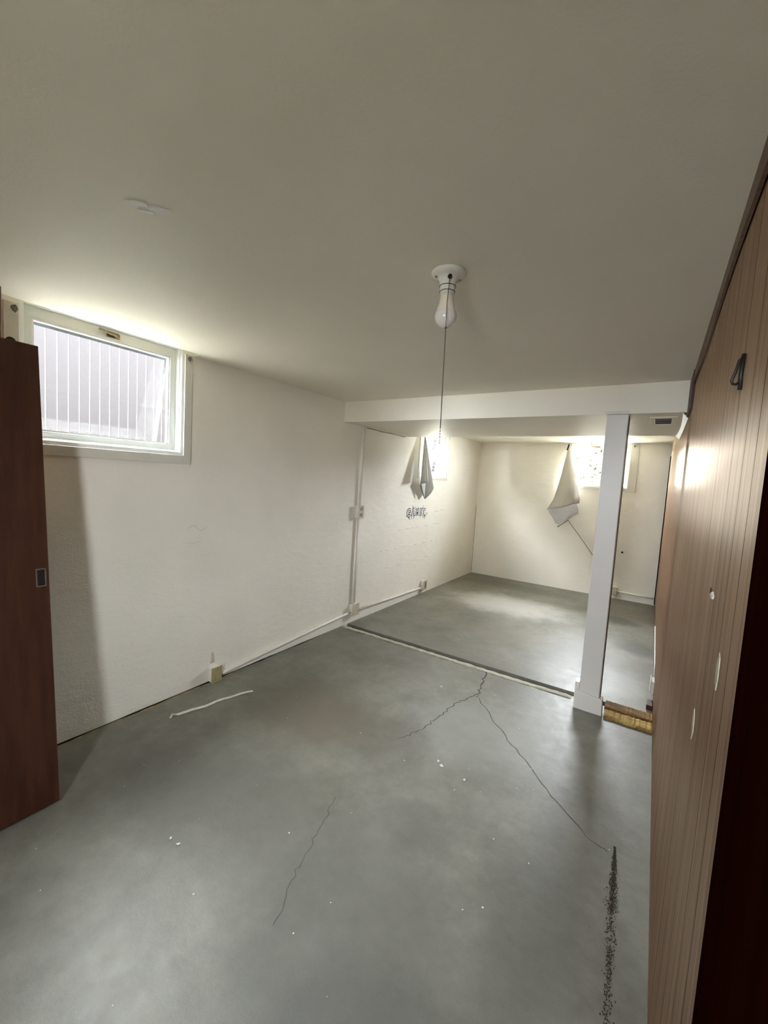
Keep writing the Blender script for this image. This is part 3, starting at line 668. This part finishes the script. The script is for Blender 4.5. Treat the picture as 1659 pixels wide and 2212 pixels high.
db = tag(obj('floor_specks', bm, 'chip'), 'tiny pale paint specks scattered over the floor', 'debris'); db['kind'] = 'stuff'

# ------------------------------------------------------------------ hook on the panelling
hk = tag(empty('wall_hook', (W, 1.06, 1.745)), 'small black iron loop hook on the wood panelling', 'hook')
tb('stem', 'iron', [(-0.004, 0.0, 0.036), (-0.005, 0.0, 0.0), (-0.004, 0.0, -0.032)], 0.0038, hk, 8)
tb('loop', 'iron', [(-0.005, -0.002, 0.030), (-0.010, -0.004, 0.024), (-0.014, -0.006, 0.002), (-0.0185, -0.006, -0.014), (-0.0165, -0.005, -0.021), (-0.011, -0.003, -0.022), (-0.005, 0, -0.017)], 0.0026, hk, 8)

# ------------------------------------------------------------------ lettering on the wall
dc = tag(empty('wall_lettering', (0.0, 4.385, 1.045)), 'black and white dripping GAMER lettering stuck on the white wall', 'wall decal')
def letter(ch, y, z, size, tilt, sx):
    for nm, off, mt, x in (('outline', 0.080, 'black', 0.0012), ('letter', 0.0, 'vinylw', 0.0026)):
        cv = bpy.data.curves.new('glyph', 'FONT'); cv.body = ch; cv.size = size; cv.offset = off * size; cv.extrude = 0.0004; cv.align_x = 'CENTER'
        t = bpy.data.objects.new('glyph', cv); COL.objects.link(t)
        bpy.context.view_layer.update()
        me = bpy.data.meshes.new_from_object(t.evaluated_get(bpy.context.evaluated_depsgraph_get()))
        bpy.data.objects.remove(t)
        # glyph x -> wall +y, glyph y -> up
        ct_, st_ = math.cos(tilt), math.sin(tilt)
        for v in me.vertices:
            gx, gy_, gz = v.co.x * sx, v.co.y, v.co.z
            v.co = Vector((x + gz, y + gx * ct_ - gy_ * st_, z + gx * st_ + gy_ * ct_))
        me.materials.clear(); me.materials.append(M[mt])
        o = bpy.data.objects.new(nm, me); COL.objects.link(o); o.parent = dc
for ch, y, z, s, tl, sx in (('G', 0.058, 0.010, 0.135, 0.05, 0.95), ('A', 0.165, 0.022, 0.118, -0.03, 0.98), ('M', 0.275, 0.020, 0.115, 0.02, 0.85), ('E', 0.375, 0.018, 0.118, -0.03, 0.95), ('R', 0.475, 0.010, 0.125, -0.04, 0.98)):
    letter(ch, y, z, s, tl, sx)
random.seed(61)
def drip(y, z, dy, dz_, w):
    flake('drip', 'black', [(0.0006, y - w, z), (0.0006, y + w, z), (0.0006, y + dy + w * 0.25, z + dz_), (0.0006, y + dy - w * 0.25, z + dz_)], dc, 0.0008, (1, 0, 0))
for a in ((0.04, 0.015, 0.05, -0.045, 0.016), (0.145, 0.02, -0.01, -0.05, 0.006), (0.185, 0.02, 0.006, -0.045, 0.005), (0.345, 0.02, 0.015, -0.04, 0.006), (0.44, 0.015, -0.008, -0.04, 0.006), (0.50, 0.012, -0.03, -0.045, 0.012), (0.53, 0.02, 0.03, 0.025, 0.008),
          (0.52, 0.02, 0.05, -0.004, 0.008), (0.165, 0.10, -0.015, 0.045, 0.010), (0.20, 0.10, 0.02, 0.03, 0.006), (0.42, 0.10, 0.01, 0.045, 0.006), (0.30, 0.10, -0.01, 0.022, 0.006), (0.02, 0.02, -0.02, -0.012, 0.012)):
    drip(*a)

# ------------------------------------------------------------------ cloths hanging at the windows
def sheet(name, mt, grid, parent, thick=0.003, sub=2, kind='CATMULL_CLARK'):
    """quad grid of points -> subdivided cloth with thickness"""
    bm = bmesh.new(); V = [[bm.verts.new(p) for p in row] for row in grid]
    for i in range(len(V) - 1):
        for j in range(len(V[0]) - 1): bm.faces.new((V[i][j], V[i][j + 1], V[i + 1][j + 1], V[i + 1][j]))
    o = obj(name, bm, mt, parent, smooth=True)
    if sub: s = o.modifiers.new('sub', 'SUBSURF'); s.levels = sub; s.render_levels = sub; s.subdivision_type = kind
    sd = o.modifiers.new('thick', 'SOLIDIFY'); sd.thickness = thick; sd.offset = 0
    return o
def lerp(a, b, t): return tuple(a[i] + (b[i] - a[i]) * t for i in range(3))
# grey cloth at window 2: hung by its corner, two flaps with a pale lining showing in the fold
gc = tag(empty('hanging_cloth', (0, 4.62, 2.06)), 'grey cloth hung by one corner before the window, folded to a point', 'cloth', 'cloths hanging at the windows')
o0 = Vector((0, 4.62, 2.06))
def gpt(x, y, z): return tuple(Vector((x, y, z)) - o0)
def tri_sheet(name, mt, a, b, c, parent, bulge=(0, 0, 0), n=8, thick=0.003, tip=0.03):
    g = []
    for i in range(n + 1):
        t = max(tip, i / n); row = []
        for j in range(n + 1):
            s = j / n; p = Vector(lerp(lerp(a, b, t), lerp(a, c, t), s)) + Vector(bulge) * math.sin(math.pi * s) * t
            row.append(tuple(p))
        g.append(row)
    return sheet(name, mt, g, parent, thick, 1, 'SIMPLE')
TOPP = gpt(0.060, 4.615, 2.085)
tri_sheet('rear_flap', 'clothg', TOPP, gpt(0.045, 4.985, 1.418), gpt(0.055, 4.735, 1.272), gc, (0.02, 0, 0))
tri_sheet('rear_flap', 'clothg', TOPP, gpt(0.055, 4.735, 1.272), gpt(0.075, 4.552, 1.448), gc, (-0.01, 0, 0))
tri_sheet('front_flap', 'clothg', TOPP, gpt(0.130, 4.600, 1.492), gpt(0.150, 4.415, 1.470), gc, (0.015, 0, 0))
tri_sheet('lining', 'clothl', gpt(0.070, 4.63, 1.98), gpt(0.085, 4.735, 1.505), gpt(0.100, 4.690, 1.492), gc, (0.004, 0, 0))
tri_sheet('lining', 'clothl', gpt(0.080, 4.680, 1.29), gpt(0.090, 4.655, 1.475), gpt(0.095, 4.535, 1.462), gc, (0.004, 0, 0))
bm = bmesh.new(); tube(bm, [gpt(0.0005, 4.62, 2.095), gpt(0.07, 4.615, 2.09)], 0.004, 8); obj('nail', bm, 'steel', gc)
# off-white cloth at the end window
o0 = Vector((1.374, L, 2.155))
wc = tag(empty('hanging_cloth', tuple(o0)), 'off-white cloth gathered to one hook beside the end window, lower hem folded up', 'cloth', 'cloths hanging at the windows')
def bpnt(x, y, z):
    """given as seen on the plane 6 cm before the end wall; moved along to depth y"""
    k = (y - 0.0) / (L - 0.06); return gpt(CAM.x + (x - CAM.x) * k, y, CAM.z + (z - CAM.z) * k)
ya = L - 0.05; yb_ = L - 0.20
UP = [[(1.37, 2.128), (1.373, 2.128), (1.375, 2.128), (1.378, 2.128), (1.38, 2.128), (1.383, 2.128)], [(1.333, 1.895), (1.357, 1.896), (1.382, 1.897), (1.406, 1.897), (1.43, 1.898), (1.454, 1.899)], [(1.3, 1.687), (1.344, 1.689), (1.387, 1.692), (1.43, 1.694), (1.473, 1.696), (1.516, 1.698)], [(1.265, 1.491), (1.327, 1.495), (1.389, 1.499), (1.45, 1.503), (1.51, 1.507), (1.57, 1.511)], [(1.231, 1.349), (1.304, 1.355), (1.377, 1.36), (1.448, 1.366), (1.518, 1.371), (1.588, 1.377)], [(1.146, 1.18), (1.237, 1.209), (1.334, 1.225), (1.409, 1.252), (1.501, 1.294), (1.587, 1.315)]]
LO = [[(1.2, 1.248), (1.265, 1.268), (1.342, 1.281), (1.424, 1.302), (1.493, 1.321), (1.548, 1.339)], [(1.168, 1.16), (1.242, 1.146), (1.354, 1.143), (1.455, 1.173), (1.53, 1.187), (1.588, 1.172)], [(1.243, 1.062), (1.317, 1.048), (1.387, 1.069), (1.46, 1.119), (1.509, 1.137), (1.552, 1.148)], [(1.289, 0.989), (1.336, 0.98), (1.385, 1.014), (1.44, 1.054), (1.464, 1.071), (1.482, 1.086)]]
UY = [(0.045,) * 6, (0.07, 0.085, 0.095, 0.095, 0.085, 0.07), (0.10, 0.125, 0.135, 0.130, 0.11, 0.085), (0.135, 0.165, 0.165, 0.160, 0.135, 0.095), (0.165, 0.180, 0.205, 0.170, 0.175, 0.100), (0.235, 0.245, 0.245, 0.225, 0.170, 0.115)]
LY = [(0.11, 0.09, 0.09, 0.09, 0.08, 0.07), (0.175, 0.10, 0.105, 0.115, 0.085, 0.065), (0.150, 0.135, 0.110, 0.125, 0.09, 0.07), (0.130, 0.135, 0.120, 0.115, 0.10, 0.09)]
sheet('upper_panel', 'clothw', [[bpnt(x, L - d, z) for (x, z), d in zip(r_, dy_)] for r_, dy_ in zip(UP, UY)], wc, 0.004, 2, 'SIMPLE')
sheet('lower_panel', 'clothl', [[bpnt(x, L - d, z) for (x, z), d in zip(r_, dy_)] for r_, dy_ in zip(LO, LY)], wc, 0.004, 2, 'SIMPLE')  # paler than the upper panel: window light put into its colour
tb('hem_rod', 'iron', [bpnt(1.325, yb_ + 0.04, 0.940), bpnt(1.345, yb_ + 0.04, 0.955), bpnt(1.460, L - 0.115, 1.052)], [0.008, 0.004, 0.004], wc, 8)
tb('cord', 'steel', [bpnt(1.455, L - 0.11, 1.055), bpnt(1.63, L - 0.08, 0.84), bpnt(1.83, L - 0.02, 0.585)], 0.0042, wc, 8)
tb('hook', 'iron', [bpnt(1.374, L - 0.014, 2.165), bpnt(1.374, ya - 0.02, 2.160), bpnt(1.368, ya - 0.02, 2.130), bpnt(1.352, ya, 2.085)], [0.010, 0.012, 0.012, 0.007], wc, 8)

# ------------------------------------------------------------------ outside
g = struct(empty('ground', (0, 0, GRADE)), 'garden ground outside the windows', 'ground')
bx('soil', 'earth', (-8, -T - 0.001, -6, 3.6, -0.3, 0), g); bx('paving', 'ground', (-8, -T - 0.001, 3.6, 16, -0.3, 0), g); bx('paving', 'ground', (-T, 9, L + T + 0.001, 16, -0.3, 0), g); bx('soil', 'earth', (-T, 9, -6, Y0 - T - 0.001, -0.9, -0.3), g)  # unseen tones: dark soil added to cut bounced light, pale paving to give it
FX = -2.2; FH = 2.3
fe = tag(empty('board_fence', (FX, 0, GRADE)), 'pale fence of upright boards outside the hopper window', 'fence')
PIT = 0.0887; off = 0.3398 * (CAM.x - FX)
bm = bmesh.new(); box(bm, -0.02, 0, -PIT / 2 + 0.006, PIT / 2 - 0.006, 0.03, FH); proto = obj('board', bm, 'board', fe, bevel=0.003, seg=1)
ks = [k for k in range(-34, 50)]
proto.location = (0, off + (ks[0] + 0.5) * PIT, 0)
bm = bmesh.new(); box(bm, -0.022, -0.004, -0.008, 0.008, 0.03, FH); jp = obj('gap_light', bm, 'joint', fe); jp.location = (0, off + ks[0] * PIT, 0)  # pale strips in the gaps: light shining through put into their colour
for k in ks[1:]:
    c = proto.copy(); COL.objects.link(c); c.parent = fe; c.location = (0, off + (k + 0.5) * PIT, 0)
    c = jp.copy(); COL.objects.link(c); c.parent = fe; c.location = (0, off + k * PIT, 0)
for z in (0.3, 1.3): bx('rail', 'board', (-0.06, -0.0225, -1.4, 6.0, z, z + 0.08), fe)
# brick pier
bp_ = tag(empty('brick_pier', (FX, 9.42, GRADE)), 'mauve brick pier with white mortar seen through the half hidden window', 'pier')
bx('pale_wall', 'mortar', (-0.45, -0.008, -0.80, 0.95, 0.0, 1.60), bp_)  # widened into a pale wall, added to keep bright sky off the bricks
pb = None
for k in range(17):
    if pb is None:
        bm = bmesh.new(); box(bm, -0.10, 0.0, -0.080, 0.065, -0.033, 0.033); pb = obj('brick', bm, 'brick', bp_, bevel=0.003, seg=1); pb.location = (0, 0, 0.05)
    else:
        c = pb.copy(); COL.objects.link(c); c.parent = bp_; c.location = (0, 0, 0.05 + 0.0915 * k)
# garden hedge and leafy plants beyond the end window
random.seed(71)
bm = bmesh.new(); bmesh.ops.create_grid(bm, x_segments=60, y_segments=30, size=0.5)
for v in bm.verts:
    x, z = v.co.x * 11, (v.co.y + 0.5) * 1.5
    nz = noise.noise(Vector((x * 1.7, z * 1.9, 3))) * 0.22 + noise.noise(Vector((x * 6, z * 6, 9))) * 0.08
    v.co = Vector((x, nz, z + noise.noise(Vector((x * 3, 1, 1))) * 0.06 * (z > 1.4)))
ex = bmesh.ops.extrude_face_region(bm, geom=bm.faces[:]); 
for v in [q for q in ex['geom'] if isinstance(q, bmesh.types.BMVert)]: v.co.y += 0.9
hd = tag(obj('garden_hedge', bm, 'hedge', smooth=True), 'bright yellow-green hedge across the garden behind the end window', 'hedge'); hd.location = (0.6, L + 6.0, GRADE)
def plant(x, y, h, nl, spread, lsz, seed, label, mt='leaf', z0=0.0):
    random.seed(seed); e = tag(empty('leafy_plant', (x, y, GRADE)), label, 'plant', 'plants outside the end window')
    tb('stem', 'stem', [(0, 0, 0), (0.01, 0.01, h * 0.5), (0.0, 0.0, h)], [0.012, 0.009, 0.004], e, 6)
    bm = bmesh.new()
    for k in range(nl):
        zz = z0 + (h - z0) * random.random(); a = random.uniform(0, 2 * math.pi); rr = spread * random.uniform(0.1, 1)
        c = Vector((rr * math.cos(a), rr * math.sin(a), zz)); d = Vector((math.cos(a), math.sin(a), random.uniform(-.6, .8))).normalized(); s = d.cross(Vector((random.uniform(-.4, .4), random.uniform(-.4, .4), 1))).normalized(); l_ = lsz * random.uniform(.7, 1.4); up = d.cross(s) * l_ * 0.08
        bm.faces.new([bm.verts.new(p) for p in (c, c + d * l_ * .5 + s * l_ * .25 + up, c + d * l_, c + d * l_ * .5 - s * l_ * .25 + up)])
    lv = obj('leaves', bm, mt, e); lv['kind'] = 'stuff'
plant(1.50, 9.3, 0.98, 80, 0.12, 0.10, 1, 'taller green leafy plant outside the end window beside the post')
plant(1.20, 9.0, 0.44, 26, 0.09, 0.09, 2, 'low green plant outside the end window beside the taller one')
plant(1.06, 9.3, 0.85, 16, 0.06, 0.07, 3, 'sparse thin plant outside the end window near the cloth', z0=0.55)
